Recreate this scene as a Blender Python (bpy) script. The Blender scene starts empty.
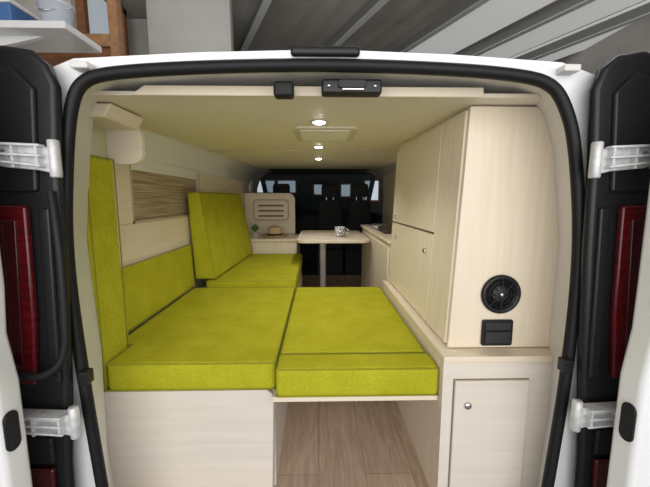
import bpy, bmesh, math, random
from mathutils import Vector, Matrix
random.seed(3)
S=bpy.context.scene
try: S.view_settings.view_transform='Standard'
except Exception: pass

# ---------------- materials ----------------
def mat(name, col, rough=0.5, metal=0.0, emit=None, estr=0, alpha=None, coat=0, spec=None, trans=0):
    m=bpy.data.materials.new(name); m.use_nodes=True
    b=m.node_tree.nodes['Principled BSDF']
    b.inputs['Base Color'].default_value=(*col,1); b.inputs['Roughness'].default_value=rough
    b.inputs['Metallic'].default_value=metal
    if spec is not None: b.inputs['Specular IOR Level'].default_value=spec
    if coat: b.inputs['Coat Weight'].default_value=coat
    if trans: b.inputs['Transmission Weight'].default_value=trans
    if emit: b.inputs['Emission Color'].default_value=(*emit,1); b.inputs['Emission Strength'].default_value=estr
    return m
def noisy(name,c1,c2,scale=(1,1,1),nscale=5,detail=4,rough=.5,bump=0,metal=0,dist=0,lo=.3,hi=.7,spec=None):
    m=mat(name,c1,rough,metal,spec=spec); nt=m.node_tree; N=nt.nodes; L=nt.links; b=N['Principled BSDF']
    tc=N.new('ShaderNodeTexCoord'); mp=N.new('ShaderNodeMapping'); mp.inputs['Scale'].default_value=scale
    n=N.new('ShaderNodeTexNoise'); n.inputs['Scale'].default_value=nscale; n.inputs['Detail'].default_value=detail; n.inputs['Distortion'].default_value=dist
    r=N.new('ShaderNodeValToRGB'); r.color_ramp.elements[0].color=(*c1,1); r.color_ramp.elements[1].color=(*c2,1)
    r.color_ramp.elements[0].position=lo; r.color_ramp.elements[1].position=hi
    L.new(tc.outputs['Object'],mp.inputs[0]); L.new(mp.outputs[0],n.inputs['Vector']); L.new(n.outputs[0],r.inputs[0]); L.new(r.outputs[0],b.inputs['Base Color'])
    if bump:
        bp=N.new('ShaderNodeBump'); bp.inputs['Strength'].default_value=bump; bp.inputs['Distance'].default_value=.002
        L.new(n.outputs[0],bp.inputs['Height']); L.new(bp.outputs[0],b.inputs['Normal'])
    return m
WOODV=noisy('ash_laminate',(.82,.72,.57),(.75,.65,.50),(30,30,1.6),1.5,5,.42,dist=.6)
WOODH=noisy('ash_laminate_h',(.82,.72,.57),(.75,.65,.50),(1.6,1.6,30),1.5,5,.42,dist=.6)
WOODP=noisy('pale_laminate',(.74,.68,.60),(.68,.62,.54),(1.6,1.6,28),1.5,5,.45,dist=.6)
WOODE=mat('edge_band',(.52,.43,.31),.5)
CEIL=noisy('ceiling_panel',(.84,.77,.65),(.80,.73,.61),(1,1,1),3,3,.5)
def fabric():
    m=noisy('green_fabric',(.47,.455,.026),(.39,.38,.016),(1,1,1),9,6,.92,spec=.12); nt=m.node_tree;N=nt.nodes;L=nt.links;b=N['Principled BSDF']
    tc=N.new('ShaderNodeTexCoord'); n=N.new('ShaderNodeTexNoise'); n.inputs['Scale'].default_value=260; n.inputs['Detail'].default_value=3
    bp=N.new('ShaderNodeBump'); bp.inputs['Strength'].default_value=.6; bp.inputs['Distance'].default_value=.002
    L.new(tc.outputs['Object'],n.inputs['Vector']); L.new(n.outputs[0],bp.inputs['Height']); L.new(bp.outputs[0],b.inputs['Normal'])
    src=b.inputs['Base Color'].links[0].from_socket
    r=N.new('ShaderNodeValToRGB'); r.color_ramp.elements[0].color=(.82,.82,.75,1); r.color_ramp.elements[1].color=(1.1,1.1,1.2,1); r.color_ramp.elements[0].position=.35; r.color_ramp.elements[1].position=.65
    mx=N.new('ShaderNodeMixRGB'); mx.blend_type='MULTIPLY'; mx.inputs[0].default_value=1
    L.new(n.outputs[0],r.inputs[0]); L.new(src,mx.inputs[1]); L.new(r.outputs[0],mx.inputs[2]); L.new(mx.outputs[0],b.inputs['Base Color'])
    return m
GREEN=fabric()
GREEND=mat('green_piping',(.27,.27,.012),.9)
WHITE=mat('white_paint',(.80,.81,.82),.25,coat=.5)
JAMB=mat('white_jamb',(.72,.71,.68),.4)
RUBBER=mat('black_rubber',(.008,.008,.009),.5,spec=.3)
BLACK=noisy('black_plastic',(.009,.009,.010),(.015,.015,.017),(1,1,1),200,2,.35,spec=.35)
DARK=mat('dark_plastic',(.02,.02,.022),.6)
DARKF=noisy('dark_fabric',(.03,.032,.036),(.045,.047,.052),(1,1,1),120,2,.95)
RED=noisy('red_lens',(.12,.005,.008),(.06,.002,.004),(1,1,60),2,2,.12)
REDD=mat('dark_red_lens',(.05,.002,.004),.12,coat=.6)
ALU=noisy('cast_alu',(.66,.67,.68),(.52,.52,.52),(1,1,1),60,2,.4,metal=.25)
CHROME=mat('chrome',(.7,.7,.7),.2,1)
GAP=mat('shadow_gap',(.20,.16,.11),.8)
CABD=mat('cab_lining',(.07,.07,.075),.8)
LED=mat('led',(1,1,1),.5,emit=(1,.98,.95),estr=25)
GLASS=mat('hob_glass',(.09,.07,.05),.1)
def planks():
    m=mat('oak_laminate',(.5,.4,.3),.5); nt=m.node_tree;N=nt.nodes;L=nt.links;b=N['Principled BSDF']
    tc=N.new('ShaderNodeTexCoord'); mp=N.new('ShaderNodeMapping'); mp.inputs['Rotation'].default_value=(0,0,math.radians(90))
    br=N.new('ShaderNodeTexBrick'); br.inputs['Color1'].default_value=(.62,.48,.375,1); br.inputs['Color2'].default_value=(.55,.43,.335,1)
    br.inputs['Mortar'].default_value=(.30,.22,.16,1); br.inputs['Scale'].default_value=1; br.inputs['Mortar Size'].default_value=.0012
    br.inputs['Brick Width'].default_value=1.2; br.inputs['Row Height'].default_value=.19
    m2=N.new('ShaderNodeMapping'); m2.inputs['Scale'].default_value=(14,1.6,1)
    n=N.new('ShaderNodeTexNoise'); n.inputs['Scale'].default_value=2; n.inputs['Detail'].default_value=6; n.inputs['Distortion'].default_value=1.8
    r=N.new('ShaderNodeValToRGB'); r.color_ramp.elements[0].color=(.74,.71,.68,1); r.color_ramp.elements[1].color=(1.1,1.09,1.07,1); r.color_ramp.elements[0].position=.3; r.color_ramp.elements[1].position=.7
    mx=N.new('ShaderNodeMixRGB'); mx.blend_type='MULTIPLY'; mx.inputs[0].default_value=1
    L.new(tc.outputs['Object'],mp.inputs[0]);L.new(mp.outputs[0],br.inputs['Vector']);L.new(tc.outputs['Object'],m2.inputs[0]);L.new(m2.outputs[0],n.inputs['Vector'])
    L.new(n.outputs[0],r.inputs[0]);L.new(br.outputs['Color'],mx.inputs[1]);L.new(r.outputs[0],mx.inputs[2]);L.new(mx.outputs[0],b.inputs['Base Color'])
    return m
OAK=planks()
def weave():
    m=mat('woven_blind',(.4,.3,.2),.8); nt=m.node_tree;N=nt.nodes;L=nt.links;b=N['Principled BSDF']
    tc=N.new('ShaderNodeTexCoord')
    mp=N.new('ShaderNodeMapping'); mp.inputs['Scale'].default_value=(1,2.2,200)
    n=N.new('ShaderNodeTexNoise'); n.inputs['Scale'].default_value=1.5; n.inputs['Detail'].default_value=3
    r=N.new('ShaderNodeValToRGB'); r.color_ramp.elements[0].color=(.22,.155,.09,1); r.color_ramp.elements[1].color=(.50,.40,.27,1); r.color_ramp.elements[0].position=.36; r.color_ramp.elements[1].position=.64
    L.new(tc.outputs['Object'],mp.inputs[0]);L.new(mp.outputs[0],n.inputs['Vector']);L.new(n.outputs[0],r.inputs[0]);L.new(r.outputs[0],b.inputs['Base Color'])
    return m
WEAVE=weave()

# ---------------- geometry helpers ----------------
def link(o,parent=None):
    S.collection.objects.link(o)
    if parent is not None: o.parent=parent
    return o
def empty(name,loc=(0,0,0)):
    e=bpy.data.objects.new(name,None); e.location=(0,0,0); return link(e)
def finish(name,bm,m,parent,bevel=0,seg=3,smooth=False):
    bmesh.ops.recalc_face_normals(bm,faces=bm.faces)
    me=bpy.data.meshes.new(name); bm.to_mesh(me); bm.free()
    if m: me.materials.append(m)
    o=bpy.data.objects.new(name,me); link(o,parent)
    if bevel:
        md=o.modifiers.new('b','BEVEL'); md.width=bevel; md.segments=seg; md.limit_method='ANGLE'; md.angle_limit=math.radians(40)
        smooth=True
    if smooth:
        for p in me.polygons: p.use_smooth=True
        if bevel:
            w=o.modifiers.new('w','WEIGHTED_NORMAL'); w.keep_sharp=True
    return o
def loft(name,A,B,m,parent=None,bevel=0,seg=3,cap=True):
    bm=bmesh.new(); a=[bm.verts.new(p) for p in A]; b=[bm.verts.new(p) for p in B]; n=len(A)
    for i in range(n): bm.faces.new((a[i],a[(i+1)%n],b[(i+1)%n],b[i]))
    if cap: bm.faces.new(a); bm.faces.new(b)
    return finish(name,bm,m,parent,bevel,seg)
def box(name,x0,x1,y0,y1,z0,z1,m,parent=None,bevel=0,seg=2):
    A=[(x0,y0,z0),(x1,y0,z0),(x1,y1,z0),(x0,y1,z0)]; B=[(x,y,z1) for x,y,_ in A]
    return loft(name,A,B,m,parent,bevel,seg)
def prism(name,pts,axis,a,b,m,parent=None,bevel=0,seg=3):
    def f(p,t):
        return {'x':(t,p[0],p[1]),'y':(p[0],t,p[1]),'z':(p[0],p[1],t)}[axis]
    return loft(name,[f(p,a) for p in pts],[f(p,b) for p in pts],m,parent,bevel,seg)
def rrect(x0,x1,z0,z1,r,n=6):
    o=[]
    for cx,cz,a0 in ((x1-r,z1-r,0),(x0+r,z1-r,90),(x0+r,z0+r,180),(x1-r,z0+r,270)):
        for i in range(n+1):
            a=math.radians(a0+90*i/n); o.append((cx+r*math.cos(a),cz+r*math.sin(a)))
    return o
def tube(name,pts,r,m,parent=None,cyclic=False,smooth=True,flat=None):
    c=bpy.data.curves.new(name,'CURVE'); c.dimensions='3D'; c.bevel_depth=r; c.bevel_resolution=3; c.resolution_u=8
    s=c.splines.new('NURBS' if smooth else 'POLY'); s.points.add(len(pts)-1)
    for p,q in zip(s.points,pts): p.co=(*q,1)
    s.use_cyclic_u=cyclic
    if smooth: s.order_u=3; s.use_endpoint_u=not cyclic
    c.use_fill_caps=True
    o=bpy.data.objects.new(name,c); c.materials.append(m); link(o,parent)
    return o
def lathe(name,prof,loc,m,parent=None,n=32,axis='z',smooth=True):
    bm=bmesh.new(); rings=[]
    for r,z in prof:
        ring=[]
        for i in range(n):
            a=2*math.pi*i/n; x=r*math.cos(a); y=r*math.sin(a)
            if axis=='z': p=(x,y,z)
            elif axis=='y': p=(x,z,y)
            else: p=(z,x,y)
            ring.append(bm.verts.new(Vector(p)+Vector(loc)))
        rings.append(ring)
    for a,b in zip(rings,rings[1:]):
        for i in range(n): bm.faces.new((a[i],a[(i+1)%n],b[(i+1)%n],b[i]))
    bm.faces.new(rings[0]); bm.faces.new(rings[-1])
    return finish(name,bm,m,parent,smooth=smooth)

# ---------------- garage ----------------
GC=noisy('garage_roof_sheet',(.48,.46,.42),(.33,.30,.26),(1,1,1),1.6,6,.6)
GW=noisy('garage_plaster',(.62,.60,.56),(.48,.46,.42),(1,1,1),2,4,.8)
GF=noisy('garage_concrete',(.25,.24,.23),(.17,.165,.16),(1,1,1),3,5,.8)
STEEL=mat('beam_steel',(.22,.22,.215),.5)
STEELL=mat('beam_steel_light',(.60,.61,.60),.5)
BROWN=noisy('brown_wood',(.30,.13,.05),(.18,.07,.03),(3,3,20),3,4,.6)
ORANGE=noisy('osb_wood',(.50,.27,.13),(.33,.17,.08),(4,4,4),6,4,.7)
box('garage_floor',-2.6,3.6,-3,9,-.62,-.55,GF)
box('wall_garage_left',-2.6,-2.5,-.5,9,-.55,3.2,GW)
box('wall_garage_right',3.4,3.5,-.5,9,-.55,3.2,GW)
box('wall_garage_front',-2.6,3.5,8.9,9,-.55,3.2,mat('dim_wall',(.06,.06,.06),.8))
g=empty('garage_roof')
bm=bmesh.new(); d=Vector((-.40,.92,0)).normalized(); q=Vector((d.y,-d.x,0)); prev=None
for i in range(-60,60):
    off=i*.12; z=3.02+(.010 if i%2 else 0)
    a=bm.verts.new(Vector((0,4,z))+q*off-d*6); b=bm.verts.new(Vector((0,4,z))+q*off+d*6)
    if prev: bm.faces.new((prev[0],a,b,prev[1]))
    prev=(a,b)
finish('roof_sheet',bm,GC,g)
def beam(name,x,y,w,h,m,z=3.0,L=4,dd=None):
    dd=dd or d; qq=Vector((dd.y,-dd.x,0)); c=Vector((x,y,0))
    A=[c-dd*L-qq*w, c-dd*L+qq*w, c+dd*L+qq*w, c+dd*L-qq*w]
    loft(name,[(*p.xy,z-h) for p in A],[(*p.xy,z) for p in A],m,g)
for k,x in enumerate((-.75,.30,1.20,2.15,3.0)):
    beam('rafter_%d'%k,x,3.95,.014,.10,STEEL); beam('rafter_flange_%d'%k,x,3.95,.034,.012,STEELL,z=2.90)
RL=mat('skylight_sheet',(.80,.80,.78),.6,emit=(.95,.96,.95),estr=.28)
for i,(x,y,wd) in enumerate(((1.68,3.9,.36),(2.58,3.9,.30),(3.3,3.9,.3))):
    A=[Vector((x,y,0))-d*1.6-q*wd,Vector((x,y,0))-d*1.6+q*wd,Vector((x,y,0))+d*1.1+q*wd,Vector((x,y,0))+d*1.1-q*wd]
    loft('skylight_%d'%i,[(*p.xy,3.0) for p in A],[(*p.xy,3.015) for p in A],RL,g)
box('wall_garage_bulkhead',-1.52,-.78,3.2,3.3,1.7,3.02,noisy('pillar_paint',(.56,.56,.52),(.47,.47,.43),nscale=3,rough=.8),None,.01)
box('wall_garage_partition',-2.5,-1.53,3.85,3.9,-.55,3.02,GW)
w=empty('window_garage_left')
for a,b in ((3.0,3.05),(3.6,3.65)): box('jamb',-2.0,-1.93,a,b,1.6,3.0,BROWN,w)
for zz in (1.6,2.25,2.94): box('rail',-2.0,-1.93,3.0,3.65,zz,zz+.05,BROWN,w)
box('pane',-1.99,-1.985,3.05,3.6,1.65,2.94,mat('pane',(.45,.5,.52),.1,emit=(.8,.9,1),estr=.3),w)
box('wall_garage_pier',-2.5,-2.0,2.95,3.72,-.55,3.0,GW)
fr=empty('timber_frame')
box('post',-1.58,-1.51,2.72,2.79,-.55,3.0,ORANGE,fr,.003); box('cross_beam',-2.49,-1.581,2.72,2.79,2.26,2.35,ORANGE,fr,.003)
box('board',-2.49,-1.581,2.74,2.76,2.0,2.259,BROWN,fr,.002)
sh=empty('wall_shelf')
box('board',-2.5,-1.40,2.0,2.32,2.045,2.085,WHITE,sh,.005)
prism('bracket',[(-2.5,1.85),(-2.5,2.045),(-1.6,2.045)],'y',2.1,2.13,WHITE,sh)
bk=empty('plastic_bucket')
lathe('body',[(.07,0),(.085,.13),(.093,.13),(.093,.142),(.082,.142),(.065,.015)],(-1.53,2.13,2.086),mat('bucket_white',(.58,.63,.70),.4),bk)
tube('handle',[(-1.62,2.13,2.215),(-1.58,2.04,2.16),(-1.50,2.03,2.155),(-1.44,2.13,2.215)],.004,CHROME,bk)
b2=empty('storage_tub'); box('body',-1.95,-1.73,2.05,2.25,2.086,2.20,mat('blue_box',(.06,.16,.38),.5),b2,.01); box('lid',-1.96,-1.72,2.04,2.26,2.20,2.22,mat('lid',(.8,.8,.8),.5),b2)
tp=empty('timber_panel')
box('sheet',-2.48,-2.40,2.35,2.70,-.55,2.98,ORANGE,tp); box('batten',-2.40,-2.36,2.35,2.41,-.55,2.98,BROWN,tp)

# ---------------- van body ----------------
van=empty('van_body')
Y0=.93
inner=[(-.64,-.12),(-.66,.2),(-.687,.6),(-.70,.96),(-.668,1.236),(-.645,1.35),(-.615,1.405),(-.55,1.427),(-.31,1.443),(.03,1.452),(.36,1.443),(.55,1.428),(.625,1.408),(.665,1.36),(.705,1.26),(.75,.96),(.748,.6),(.722,.2),(.70,-.12)]
outer=[(-.95,-.12),(-.95,.2),(-.96,.6),(-.955,.96),(-.90,1.22),(-.83,1.36),(-.74,1.42),(-.63,1.462),(-.31,1.480),(.03,1.490),(.36,1.480),(.65,1.463),(.78,1.42),(.87,1.36),(.94,1.24),(.99,.96),(1.0,.6),(.99,.2),(.99,-.12)]
def ring(name,P,ya,Q,yb,m):
    bm=bmesh.new(); a=[bm.verts.new((x,ya,z)) for x,z in P]; b=[bm.verts.new((x,yb,z)) for x,z in Q]
    for i in range(len(P)-1): bm.faces.new((a[i],a[i+1],b[i+1],b[i]))
    return finish(name,bm,m,van,smooth=True)
ring('rear_frame',inner,Y0,outer,Y0-.01,WHITE)
wide=[(x+(-.09 if x<0 else .09)*(1 if abs(x)>.5 else .3)*(1.4 if z<.5 else 1), z+(0.012 if z>1.3 else 0)) for x,z in inner]
ring('inner_jamb',inner,Y0,wide,1.14,JAMB)
outer2=[(x,z+(.03 if z>1.3 else 0)) for x,z in outer]
outer3=[(x,z+(.05 if z>1.3 else 0)) for x,z in outer]
ring('outer_skin_rear',outer,Y0-.01,outer2,1.6,WHITE)
ring('outer_skin',outer2,1.6,outer3,4.4,WHITE)
ring('cab_skin',outer3,4.4,[(x*.97,z) for x,z in outer3],4.75,WHITE)
box('rear_sill',-.95,.99,.93,1.04,-.2,-.02,DARK,van)
tube('door_seal',[(x,Y0-.012,z) for x,z in inner],.0165,RUBBER,van)
box('brake_light',-.07,.11,.905,.925,1.470,1.495,BLACK,van,.008)
for n,(x,z) in enumerate(((-.60,1.435),(.66,1.437))):
    box('stop_block_%d'%n,x-.022,x+.022,.89,.925,z-.006,z+.012,JAMB,van,.004)
lk=empty('door_striker')
box('plate',.01,.175,.935,.975,1.385,1.425,BLACK,lk,.008); box('bar',.065,.125,.927,.94,1.392,1.398,CHROME,lk,.002)
prism('shield',rrect(.055,.13,1.398,1.419,.008),'y',.926,.936,DARK,lk,.003)
lathe('screw_1',[(.006,0),(.005,-.004)],(.03,.934,1.405),CHROME,lk,12,axis='y'); lathe('screw_2',[(.006,0),(.005,-.004)],(.155,.934,1.405),CHROME,lk,12,axis='y')
box('cap',-.12,-.065,.935,.975,1.378,1.418,RUBBER,lk,.008)

def side(s,cx):
    X=lambda v: cx+s*v
    cov=empty('pillar_cover')
    pts=[(.70,.96),(.69,1.20),(.675,1.38),(.69,1.43),(.73,1.465),(.80,1.475),(.87,1.455),(.92,1.38),(.95,1.2),(.96,.9),(.96,-.1),(.76,-.1),(.745,.35),(.722,.62)]
    prism('shell',[(X(a),b) for a,b in pts],'y',.868,.899,BLACK,cov,.014,4)
    prism('raised_rib',[(X(a),b) for a,b in [(.72,1.37),(.77,1.42),(.84,1.40),(.87,1.27),(.86,1.12),(.74,1.12)]],'y',.857,.872,BLACK,cov,.008,3)
    prism('inner_step',[(X(a),b) for a,b in [(.715,1.08),(.745,1.08),(.765,.6),(.735,.6)]],'y',.858,.872,BLACK,cov,.006,3)
    prism('lower_step',[(X(a),b) for a,b in [(.775,.44),(.93,.44),(.93,.36),(.775,.36)]],'y',.855,.872,BLACK,cov,.008,3)
    tl=empty('tail_light')
    prism('lens',[(X(a),b) for a,b in [(.765,1.085),(.875,1.09),(.89,.9),(.89,.62),(.795,.60),(.775,.8)]],'y',.848,.867,RED,tl,.008,4)
    prism('lens_core',[(X(a),b) for a,b in [(.79,1.05),(.825,1.05),(.84,.66),(.815,.66)]],'y',.843,.849,REDD,tl,.002,2)
    prism('lens_lower',[(X(a),b) for a,b in [(.775,.35),(.91,.35),(.91,.05),(.785,.05)]],'y',.848,.867,REDD,tl,.008,4)
    dr=empty('rear_door')
    e1,e2=(.772,.80) if s<0 else (.757,.775)
    pts=[(e1+.03,1.56),(e1+.004,1.50),(e1,1.40),(e1+.003,.9),(e2-.015,.78),(e2-.03,.66),(e2-.03,-.1),(1.5,-.1),(1.5,1.56)]
    prism('panel',[(X(a),b) for a,b in pts],'y',.72,.79,WHITE,dr,.016,4)
    prism('inner_trim',[(X(a),b) for a,b in rrect(.86,1.45,.0,.9,.05)],'y',.71,.722,JAMB,dr,.004,2)
    A=[(X(e2-.029),p[0],p[1]) for p in rrect(.725,.762,.50,.60,.018)]; B=[(X(e2-.037),y,z) for _,y,z in A]
    loft('buffer',A,B,RUBBER,dr,.003,3)
    for k,(zc_,xa,xb) in enumerate(((1.20,.668,.84),(.50,.688,.885))):
        h=.038
        prism('hinge_arm_%d'%k,[(X(a),b) for a,b in [(xa,zc_-h),(xa,zc_+.6*h),(xa+.03,zc_+.8*h),(xb,zc_+h),(xb,zc_-.2*h),(xb-.05,zc_-.55*h),(xa+.04,zc_-.75*h)]],'y',.832,.854,ALU,dr,.004,2)
        for j,(dz1,dz2) in enumerate(((.75,.9),(-.5,-.1),(.1,.3))):
            prism('hinge_rib_%d_%d'%(k,j),[(X(a),b) for a,b in [(xa+.02,zc_+h*dz1-.003),(xa+.02,zc_+h*dz1+.003),(xb-.01,zc_+h*dz2+.003),(xb-.01,zc_+h*dz2-.003)]],'y',.813,.834,ALU,dr,.001,1)
        for j in range(3):
            xx=xa+.03+(xb-xa-.06)*j/2
            prism('hinge_web_%d_%d'%(k,j),[(X(a),b) for a,b in [(xx-.003,zc_-.6*h),(xx+.003,zc_-.6*h),(xx+.003,zc_+.8*h),(xx-.003,zc_+.8*h)]],'y',.816,.834,ALU,dr)
        lathe('hinge_pin_%d'%k,[(.011,-.045),(.013,-.042),(.013,.042),(.011,.045)],(X(xa+.006),.842,zc_),ALU,dr,16)
        for j in (0,1):
            lathe('hinge_bolt_%d_%d'%(k,j),[(.009,-.008),(.009,.004),(.006,.008)],(X(xb-.03-.03*j),.828,zc_+.012),CHROME,dr,6,axis='y',smooth=False)
side(-1,.03); side(1,.03)
tube('cable_hose',[(-.675,.86,1.12),(-.65,.835,1.02),(-.648,.83,.85),(-.655,.83,.70),(-.69,.82,.655),(-.74,.82,.64),(-.80,.82,.655),(-.83,.82,.68)],.010,RUBBER,van)
for n,(x,z) in enumerate(((-.665,.60),(.725,.62))):
    box('bracket_%d'%n,x-.014,x+.014,.885,.915,z-.02,z+.02,BLACK,van,.004)

# ---------------- interior shell ----------------
box('floor',-.90,.92,1.04,4.75,-.02,0,OAK)
c0=1.405; c1=1.49
zc=lambda y: c0+(c1-c0)*(y-1.03)/(4.25-1.03)
WL=[(-.90,0),(-.90,1.30),(-.86,1.36),(-.80,1.40),(-.78,c0)]
A=[(x,1.06,z) for x,z in WL]+[(-.93,1.06,c0),(-.93,1.06,0)]
B=[(x,4.25,z+(c1-c0 if z>1.2 else 0)) for x,z in WL]+[(-.93,4.25,c1),(-.93,4.25,0)]
loft('wall_left',A,B,WOODH)
box('wall_right',.86,.89,1.14,4.25,0,1.42,WOODH)
loft('ceiling',[(-.93,1.03,c0),(.92,1.03,c0),(.92,1.03,c0+.012),(-.93,1.03,c0+.012)],[(-.93,4.25,c1),(.92,4.25,c1),(.92,4.25,c1+.005),(-.93,4.25,c1+.005)],CEIL)
prism('trim_ceiling_edge',[(-.545,c0-.004),(.49,c0-.004),(.49,c0+.024),(-.50,c0+.024)],'y',1.012,1.032,WOODH,None,.004)
loft('trim_ceiling_joint',[(-.78,2.35,zc(2.35)-.003),(.48,2.35,zc(2.35)-.003),(.48,2.358,zc(2.36)-.003),(-.78,2.358,zc(2.36)-.003)],[(-.78,2.35,zc(2.35)+.001),(.48,2.35,zc(2.35)+.001),(.48,2.358,zc(2.36)+.001),(-.78,2.358,zc(2.36)+.001)],WOODE)
prism('soffit_bracket',rrect(-.80,-.668,1.235,1.385,.045)[:],'y',1.30,1.33,WOODH,None,.003)
prism('trim_soffit',[(-.90,1.36),(-.675,1.36),(-.65,1.402),(-.90,1.402)],'y',1.10,1.30,WOODH,None,.004)
cl=empty('wall_cladding')
box('bottom',-.898,-.868,1.42,4.2,.74,.99,WOODH,cl,.004); box('top',-.898,-.868,1.42,4.2,1.315,1.345,WOODH,cl,.004)
box('near',-.898,-.868,1.42,1.57,.99,1.315,WOODH,cl,.004); box('far',-.898,-.868,2.47,4.2,.99,1.315,WOODH,cl,.004)
wb=empty('window_1')
box('woven_blind',-.899,-.890,1.57,2.47,.99,1.315,WEAVE,wb)
for a,b,c,e in ((1.57,1.582,.99,1.315),(2.458,2.47,.99,1.315)): box('blind_frame',-.889,-.866,a,b,c,e,WOODE,wb)
for c in (.99,1.303): box('blind_rail',-.889,-.866,1.57,2.47,c,c+.012,WOODE,wb)

# ---------------- LEDs + vent ----------------
for y in (1.37,2.12,2.88):
    l=empty('ceiling_spotlight'); z=zc(y)
    lathe('bezel',[(.030,.0),(.032,-.005),(.026,-.008),(.024,-.004)],(0.005,y,z),ALU,l,24)
    lathe('lens',[(.024,-.0045),(.023,-.009),(.014,-.013)],(0.005,y,z),LED,l,20)
    ld=bpy.data.lights.new('spot_bulb','SPOT'); ld.energy=9; ld.spot_size=math.radians(140); ld.spot_blend=.8; ld.shadow_soft_size=.03; ld.color=(1,.97,.92)
    lo=bpy.data.objects.new('spot_bulb',ld); lo.location=(0.005,y,z-.03); link(lo,l)
v=empty('roof_vent'); z=zc(1.65)
prism('frame',rrect(-.11,.18,1.49,1.82,.03),'z',z-.012,z+.004,mat('vent_frame',(.62,.56,.45),.5),v,.004)
prism('blind',rrect(-.08,.15,1.525,1.785,.02),'z',z-.015,z-.011,mat('vent_blind',(.80,.77,.70),.6),v,.002)
box('handle',.02,.05,1.53,1.54,z-.021,z-.014,WOODE,v,.002)

# ---------------- cushions ----------------
def cushion(name,pts,z0,z1,bev=.018,pipe=True):
    e=empty(name)
    prism('foam',pts,'z',z0,z1,GREEN,e,bev,4)
    if pipe:
        i=.004; cx=sum(p[0] for p in pts)/len(pts); cy=sum(p[1] for p in pts)/len(pts)
        P=[]
        for k,(x,y) in enumerate(pts):
            P.append((x+(i if x<cx else -i),y+(i if y<cy else -i),z1-.005))
        tube('piping',P+[P[0]],.0028,GREEND,e,smooth=False)
        P=[(x,y,z0+.004) for x,y,_ in P]; tube('piping_low',P+[P[0]],.003,GREEND,e,smooth=False)
    return e
cushion('bed_cushion',[(-.762,1.126),(-.155,1.126),(-.155,2.17),(-.83,2.17),(-.83,1.29),(-.762,1.29)],.412,.52)
cushion('bed_cushion',[(-.148,1.20),(.418,1.20),(.418,2.17),(-.148,2.17)],.412,.52)
cushion('bed_cushion',[(-.150,1.076),(.425,1.076),(.425,1.196),(-.150,1.196)],.412,.52)
cushion('bench_seat_cushion',[(-.76,2.185),(-.15,2.185),(-.16,3.32),(-.76,3.32)],.44,.56)
def slab(name,A,B,bev=.018):
    e=empty(name); loft('foam',A,B,GREEN,e,bev,4); tube('piping',[Vector(p) for p in A]+[A[0]],.0028,GREEND,e,smooth=False); return e
slab('backrest_cushion',[(-.695,2.20,.565),(-.655,3.30,.565),(-.765,3.30,1.16),(-.775,2.20,1.15)],[(-.835,2.20,.565),(-.81,3.30,.565),(-.862,3.30,1.16),(-.862,2.20,1.15)])
slab('side_bolster_cushion',[(-.835,1.31,.525),(-.835,2.19,.525),(-.845,2.19,.81),(-.845,1.31,.81)],[(-.895,1.31,.525),(-.895,2.19,.525),(-.897,2.19,.738),(-.897,1.31,.738)],.01)
slab('corner_backrest_cushion',[(-.767,1.13,.414),(-.767,1.285,.414),(-.767,1.285,1.25),(-.767,1.13,1.25)],[(-.88,1.13,.414),(-.88,1.285,.414),(-.88,1.285,1.25),(-.88,1.13,1.25)],.015)

# ---------------- bed base ----------------
bb=empty('bed_base')
prism('front_panel',[(-.81,.0),(-.175,.0),(-.165,.37),(-.17,.395),(-.19,.41),(-.81,.41)],'y',1.135,1.153,WOODP,bb,.002)
box('side_panel',-.182,-.165,1.153,2.15,0,.408,WOODP,bb,.001)
tube('edge_band',[(-.174,1.135,.0),(-.164,1.135,.37),(-.169,1.135,.395),(-.19,1.135,.411),(-.81,1.135,.411)],.003,mat('grey_edge',(.33,.30,.27),.5),bb,smooth=False)
box('deck_board',-.88,-.165,1.155,2.16,.395,.411,WOODH,bb)
box('aisle_board',-.163,.425,1.085,2.16,.392,.411,WOODH,bb,.002)
box('cross_rail',-.163,.418,2.10,2.12,.34,.392,WOODH,bb)
bn=empty('bench_base')
box('carcass',-.895,-.17,2.19,3.32,0,.435,WOODV,bn,.002); box('door',-.168,-.16,2.25,3.2,.05,.38,WOODH,bn,.002)

# ---------------- right lower cabinet ----------------
sc=empty('storage_cabinet')
box('side',.4275,.446,1.0735,2.10,0,.55,WOODV,sc)
box('front',.4275,.83,1.055,1.073,0,.55,WOODP,sc,.001)
box('back',.82,.84,1.073,2.1,0,.55,WOODV,sc)
box('ledge_top',.424,.835,1.045,2.12,.551,.574,WOODH,sc,.004)
box('door_gap',.464,.726,1.0525,1.0552,.02,.490,GAP,sc)
box('door',.467,.723,1.042,1.0545,.025,.487,WOODP,sc,.003)
lathe('lock',[(.013,0),(.013,-.006),(.009,-.009)],(.512,1.042,.40),CHROME,sc,20,axis='y')
# ---------------- tall cabinet ----------------
tc_=empty('tall_cabinet')
def sec(y,top): return [(.47,y,.576),(.835,y,.576),(.855,y,.95),(.835,y,1.22),(.79,y,1.34),(.72,y,top-.002),(.505,y,top-.002)]
loft('carcass',sec(1.125,zc(1.125)),sec(2.10,zc(2.10)),WOODV,tc_)
fx=lambda z:.47+.035*(z-.576)/.83
def doorp(name,y0,y1,z0,z1,m,t=.014,o=0):
    A=[(fx(z0)-o,y0,z0),(fx(z1)-o,y0,z1),(fx(z1)-o,y1,z1),(fx(z0)-o,y1,z0)]
    B=[(x-t,y,z) for x,y,z in A]
    return loft(name,A,B,m,tc_,.003,2)
doorp('reveal',1.135,2.09,.59,1.385,GAP,.004,-.001)
doorp('near_panel',1.13,1.335,.585,1.395,WOODV)
doorp('upper_door',1.342,2.09,.968,1.395,WOODV)
doorp('lower_door',1.342,2.09,.585,.958,WOODV)
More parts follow.
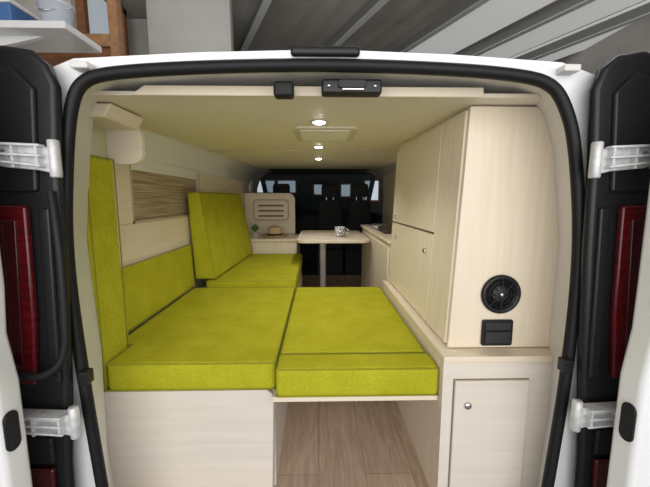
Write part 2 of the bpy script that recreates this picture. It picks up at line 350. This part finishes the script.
for y,z in ((1.98,1.0),(1.95,.88),(1.42,.88)):
    lathe('lock',[(.012,.002),(.012,-.005),(.008,-.008)],(fx(z)-.016,y,z),CHROME,tc_,18,axis='x')
prism('rear_panel',[(.462,.577),(.832,.577),(.85,.95),(.832,1.22),(.785,1.34),(.715,1.402),(.497,1.402)],'y',1.110,1.124,WOODV,tc_,.002)
sp=empty('round_speaker')
lathe('bezel',[(.069,0),(.069,-.008),(.062,-.013),(.054,-.010),(.052,-.002)],(.637,1.109,.774),BLACK,sp,40,axis='y')
lathe('cone',[(.052,-.002),(.03,-.001),(.022,-.006),(.0,-.010)],(.637,1.108,.774),DARK,sp,32,axis='y')
for r_ in (.045,.034):
    tube('grille_%d'%int(r_*1000),[(.637+r_*math.cos(a*math.pi/8),1.100,.774+r_*math.sin(a*math.pi/8)) for a in range(16)],.0015,BLACK,sp,cyclic=True)
for k in range(8):
    a=k*math.pi/4; tube('grille_bar_%d'%k,[(.637+.02*math.cos(a),1.099,.774+.02*math.sin(a)),(.637+.06*math.cos(a),1.099,.774+.06*math.sin(a))],.002,BLACK,sp,smooth=False)
lathe('hub',[(.008,0),(.008,-.006),(.004,-.010)],(.637,1.104,.774),CHROME,sp,20,axis='y')
so=empty('power_socket')
prism('plate',rrect(.577,.687,.587,.682,.008),'y',1.100,1.110,BLACK,so,.003)
box('flap',.588,.676,1.094,1.101,.598,.640,DARK,so,.003); box('label',.588,.676,1.096,1.101,.646,.674,DARK,so,.002)

# ---------------- kitchen unit ----------------
ku=empty('kitchen_cabinet')
box('carcass',.475,.855,2.13,3.5,0,.815,WOODV,ku,.002)
box('worktop',.455,.858,2.12,3.52,.816,.842,WOODH,ku,.004)
box('door_1',.463,.474,2.16,2.78,.06,.78,WOODV,ku,.003); box('door_2',.463,.474,2.80,3.45,.06,.78,WOODV,ku,.003)
box('hob_glass_lid',.50,.80,2.5,3.1,.843,.856,GLASS,ku,.004)
lathe('sink_rim',[(.14,0),(.14,.012),(.12,.012),(.115,.002)],(.66,3.3,.843),CHROME,ku,28)
tube('tap',[(.78,3.3,.843),(.78,3.3,1.0),(.74,3.3,1.03),(.68,3.3,1.0)],.008,CHROME,ku)
# ---------------- dining table ----------------
tb=empty('dining_table')
tp_=rrect(-.185,.445,2.74,3.66,.09)
prism('top',tp_,'z',.739,.766,WOODH,tb,.005)
lathe('leg',[(.03,0),(.03,.72),(.03,.73)],(.045,3.15,.002),ALU,tb,24)
lathe('foot',[(.13,0),(.13,.01),(.04,.03)],(.045,3.15,.001),ALU,tb,28)
box('bracket',-.05,.14,3.05,3.25,.719,.739,ALU,tb,.004)
mg=empty('coffee_mug')
MUG=noisy('mug_print',(.75,.75,.74),(.12,.13,.16),(60,60,60),1.2,2,.3,lo=.45,hi=.55)
lathe('cup',[(.036,0),(.045,.01),(.047,.092),(.043,.092),(.04,.012)],(.20,3.0,.767),MUG,mg,28)
tube('handle',[(.245,3.0,.844),(.275,3.0,.839),(.28,3.0,.804),(.246,3.0,.789)],.006,MUG,mg)

# ---------------- counter + partition ----------------
ct=empty('side_counter')
box('carcass',-.895,-.22,3.36,3.88,0,.68,WOODV,ct,.002); box('top',-.895,-.205,3.345,3.895,.681,.703,WOODH,ct,.004)
pt=empty('seat_partition')
prism('panel',[(-.86,.704),(-.27,.704),(-.27,1.10)]+[(-.35+.08*math.cos(math.radians(a)),1.10+.08*math.sin(math.radians(a))) for a in range(0,91,15)]+[(-.86,1.18)],'y',3.9,3.93,WOODH,pt,.006)
prism('pocket',rrect(-.76,-.34,.86,1.11,.05),'y',3.888,3.90,WOODE,pt,.004)
prism('pocket_face',rrect(-.745,-.355,.875,1.095,.04),'y',3.882,3.89,WOODH,pt,.003)
for k in range(3): prism('slot_%d'%k,rrect(-.70,-.40,.905+.06*k,.925+.06*k,.009,3),'y',3.878,3.884,GAP,pt)
ht=empty('straw_hat')
STRAW=noisy('straw',(.62,.47,.26),(.45,.32,.16),nscale=90,rough=.8,bump=.5)
lathe('brim',[(.12,.006),(.14,.012),(.142,.016),(.09,.014),(.08,.02),(.075,.095),(.05,.11),(0.001,.105)],(-.47,3.58,.702),STRAW,ht,32)
lathe('band',[(.083,.018),(.080,.042),(.079,.042)],(-.47,3.58,.702),mat('band',(.05,.03,.02),.8),ht,32)
pl=empty('potted_plant')
lathe('pot',[(.03,0),(.042,.06),(.045,.06),(.04,.058)],(-.66,3.46,.704),mat('pot',(.7,.68,.64),.6),pl,20)
LEAF=noisy('leaf',(.05,.15,.02),(.10,.25,.05),nscale=40,rough=.6)
bm=bmesh.new()
for k in range(60):
    a=random.uniform(0,6.28); t=random.uniform(.1,.8); l=random.uniform(.06,.11)
    dr_=Vector((math.cos(a)*math.sin(t),math.sin(a)*math.sin(t),math.cos(t))); sd=Vector((-math.sin(a),math.cos(a),0))*.011
    b0=Vector((-.66,3.46,.762)); p=[b0,b0+dr_*l*.5+sd,b0+dr_*l-Vector((0,0,.01)),b0+dr_*l*.5-sd]
    bm.faces.new([bm.verts.new(x) for x in p])
finish('leaves',bm,LEAF,pl)

# ---------------- cab ----------------
cab=empty('cab_interior')
box('cab_floor',-.92,.95,4.76,6.2,-.02,0,CABD,cab)
box('lower_left',-.94,-.90,4.26,6.2,0,.90,CABD,cab); box('lower_right',.90,.94,4.26,6.2,0,.90,CABD,cab)
box('headliner',-.93,.93,4.27,5.35,1.50,1.53,CABD,cab)
box('b_pillar_left',-.93,-.85,4.27,4.42,0,1.5,JAMB,cab,.02); box('b_pillar_right',.86,.93,4.27,4.42,0,1.5,JAMB,cab,.02)
for s in (-1,1):
    loft('a_pillar',[(s*.93,5.32,1.5),(s*.86,5.32,1.5),(s*.86,5.38,1.5),(s*.93,5.38,1.5)],[(s*.93,6.1,.9),(s*.86,6.1,.9),(s*.86,6.2,.9),(s*.93,6.2,.9)],CABD,cab)
prism('dashboard',[(5.75,0),(5.72,.82),(5.80,.92),(6.2,.90),(6.2,0)],'x',-.9,.9,DARK,cab,.03)
box('firewall',-.93,.93,6.2,6.25,-.1,.9,CABD,cab)
tube('steering_wheel',[(-.45+.19*math.cos(a*math.pi/8),5.52+.07*math.sin(a*math.pi/8),.92+.17*math.sin(a*math.pi/8)) for a in range(16)],.014,DARK,cab,cyclic=True)
tube('steering_column',[(-.45,5.52,.92),(-.45,5.8,.75)],.03,DARK,cab,smooth=False)
box('mirror',-.1,.14,5.42,5.45,1.36,1.42,DARK,cab,.015)
WS=mat('windscreen_glass',(.6,.7,.75),.05)
ns=WS.node_tree.nodes; tr=ns.new('ShaderNodeBsdfTransparent'); mx=ns.new('ShaderNodeMixShader'); tr.inputs[0].default_value=(.6,.65,.67,1)
mx.inputs[0].default_value=.06; WS.node_tree.links.new(tr.outputs[0],mx.inputs[1]); WS.node_tree.links.new(ns['Principled BSDF'].outputs[0],mx.inputs[2]); WS.node_tree.links.new(mx.outputs[0],ns['Material Output'].inputs[0])
loft('windscreen',[(-.86,5.34,1.5),(.86,5.34,1.5),(.86,6.15,.9),(-.86,6.15,.9)],[(-.86,5.35,1.505),(.86,5.35,1.505),(.86,6.16,.905),(-.86,6.16,.905)],WS,cab)
for cx_ in (-.52,.17,.60):
    st=empty('car_seat'); y=4.78; w_=.2
    box('base',cx_-w_,cx_+w_,y+.02,y+.5,.0,.38,DARKF,st,.03); box('squab',cx_-w_-.01,cx_+w_+.01,y+.05,y+.58,.38,.52,DARKF,st,.05,4)
    loft('back',[(cx_-w_,y+.05,.5),(cx_+w_,y+.05,.5),(cx_+w_,y+.18,.5),(cx_-w_,y+.18,.5)],[(cx_-w_+.05,y-.05,1.10),(cx_+w_-.05,y-.05,1.10),(cx_+w_-.05,y+.05,1.10),(cx_-w_+.05,y+.05,1.10)],DARKF,st,.035,4)
    box('headrest',cx_-.12,cx_+.12,y-.06,y+.04,1.14,1.33,DARKF,st,.04,4)
    for dx in (-.05,.05): tube('post',[(cx_+dx,y-.01,1.08),(cx_+dx,y-.01,1.18)],.008,CHROME,st,smooth=False)
ww=empty('front_glimpse_panes')  # glowing panes added, standing in for bright glimpses and reflections beyond the windscreen
BR=mat('glimpse_glow',(.6,.7,.8),.3,emit=(.7,.78,.85),estr=.6)
for k,(xa,xb,za,zb) in enumerate(((-1.6,-1.15,1.3,1.6),(-1.05,-.6,1.3,1.6),(-.1,.12,1.25,1.5),(.62,.85,1.2,1.5),(1.25,1.6,1.1,1.6))):
    box('pane_%d'%k,xa,xb,8.85,8.87,za,zb,BR,ww); box('frame_%d'%k,xa-.05,xb+.05,8.87,8.89,za-.05,zb+.05,BROWN,ww)

# ---------------- lights ----------------
W=bpy.data.worlds.new('W'); S.world=W; W.use_nodes=True
W.node_tree.nodes['Background'].inputs[0].default_value=(.97,.97,1,1); W.node_tree.nodes['Background'].inputs[1].default_value=.95
def area(name,loc,rot,sx,sy,e,col=(1,1,1)):
    l=bpy.data.lights.new(name,'AREA'); l.shape='RECTANGLE'; l.size=sx; l.size_y=sy; l.energy=e; l.color=col
    o=bpy.data.objects.new(name,l); o.location=loc; o.rotation_euler=[math.radians(a) for a in rot]; link(o); return o
area('garage_door_daylight',(0.1,-2.2,1.6),(90,0,0),4.5,3,102,(1,.98,.95))
area('garage_overhead_area',(.6,1.6,2.9),(0,0,0),2.5,.4,18,(.98,.98,1))  # rectangular area light below the roof, facing down, no fitting modelled

cam=bpy.data.cameras.new('camera'); co=bpy.data.objects.new('camera',cam); link(co)
co.location=(0,0,1.10); co.rotation_euler=(math.radians(90-7.51),0,-math.radians(1.2))
cam.sensor_width=36; cam.lens=330/650*36; cam.clip_start=.02; S.camera=co
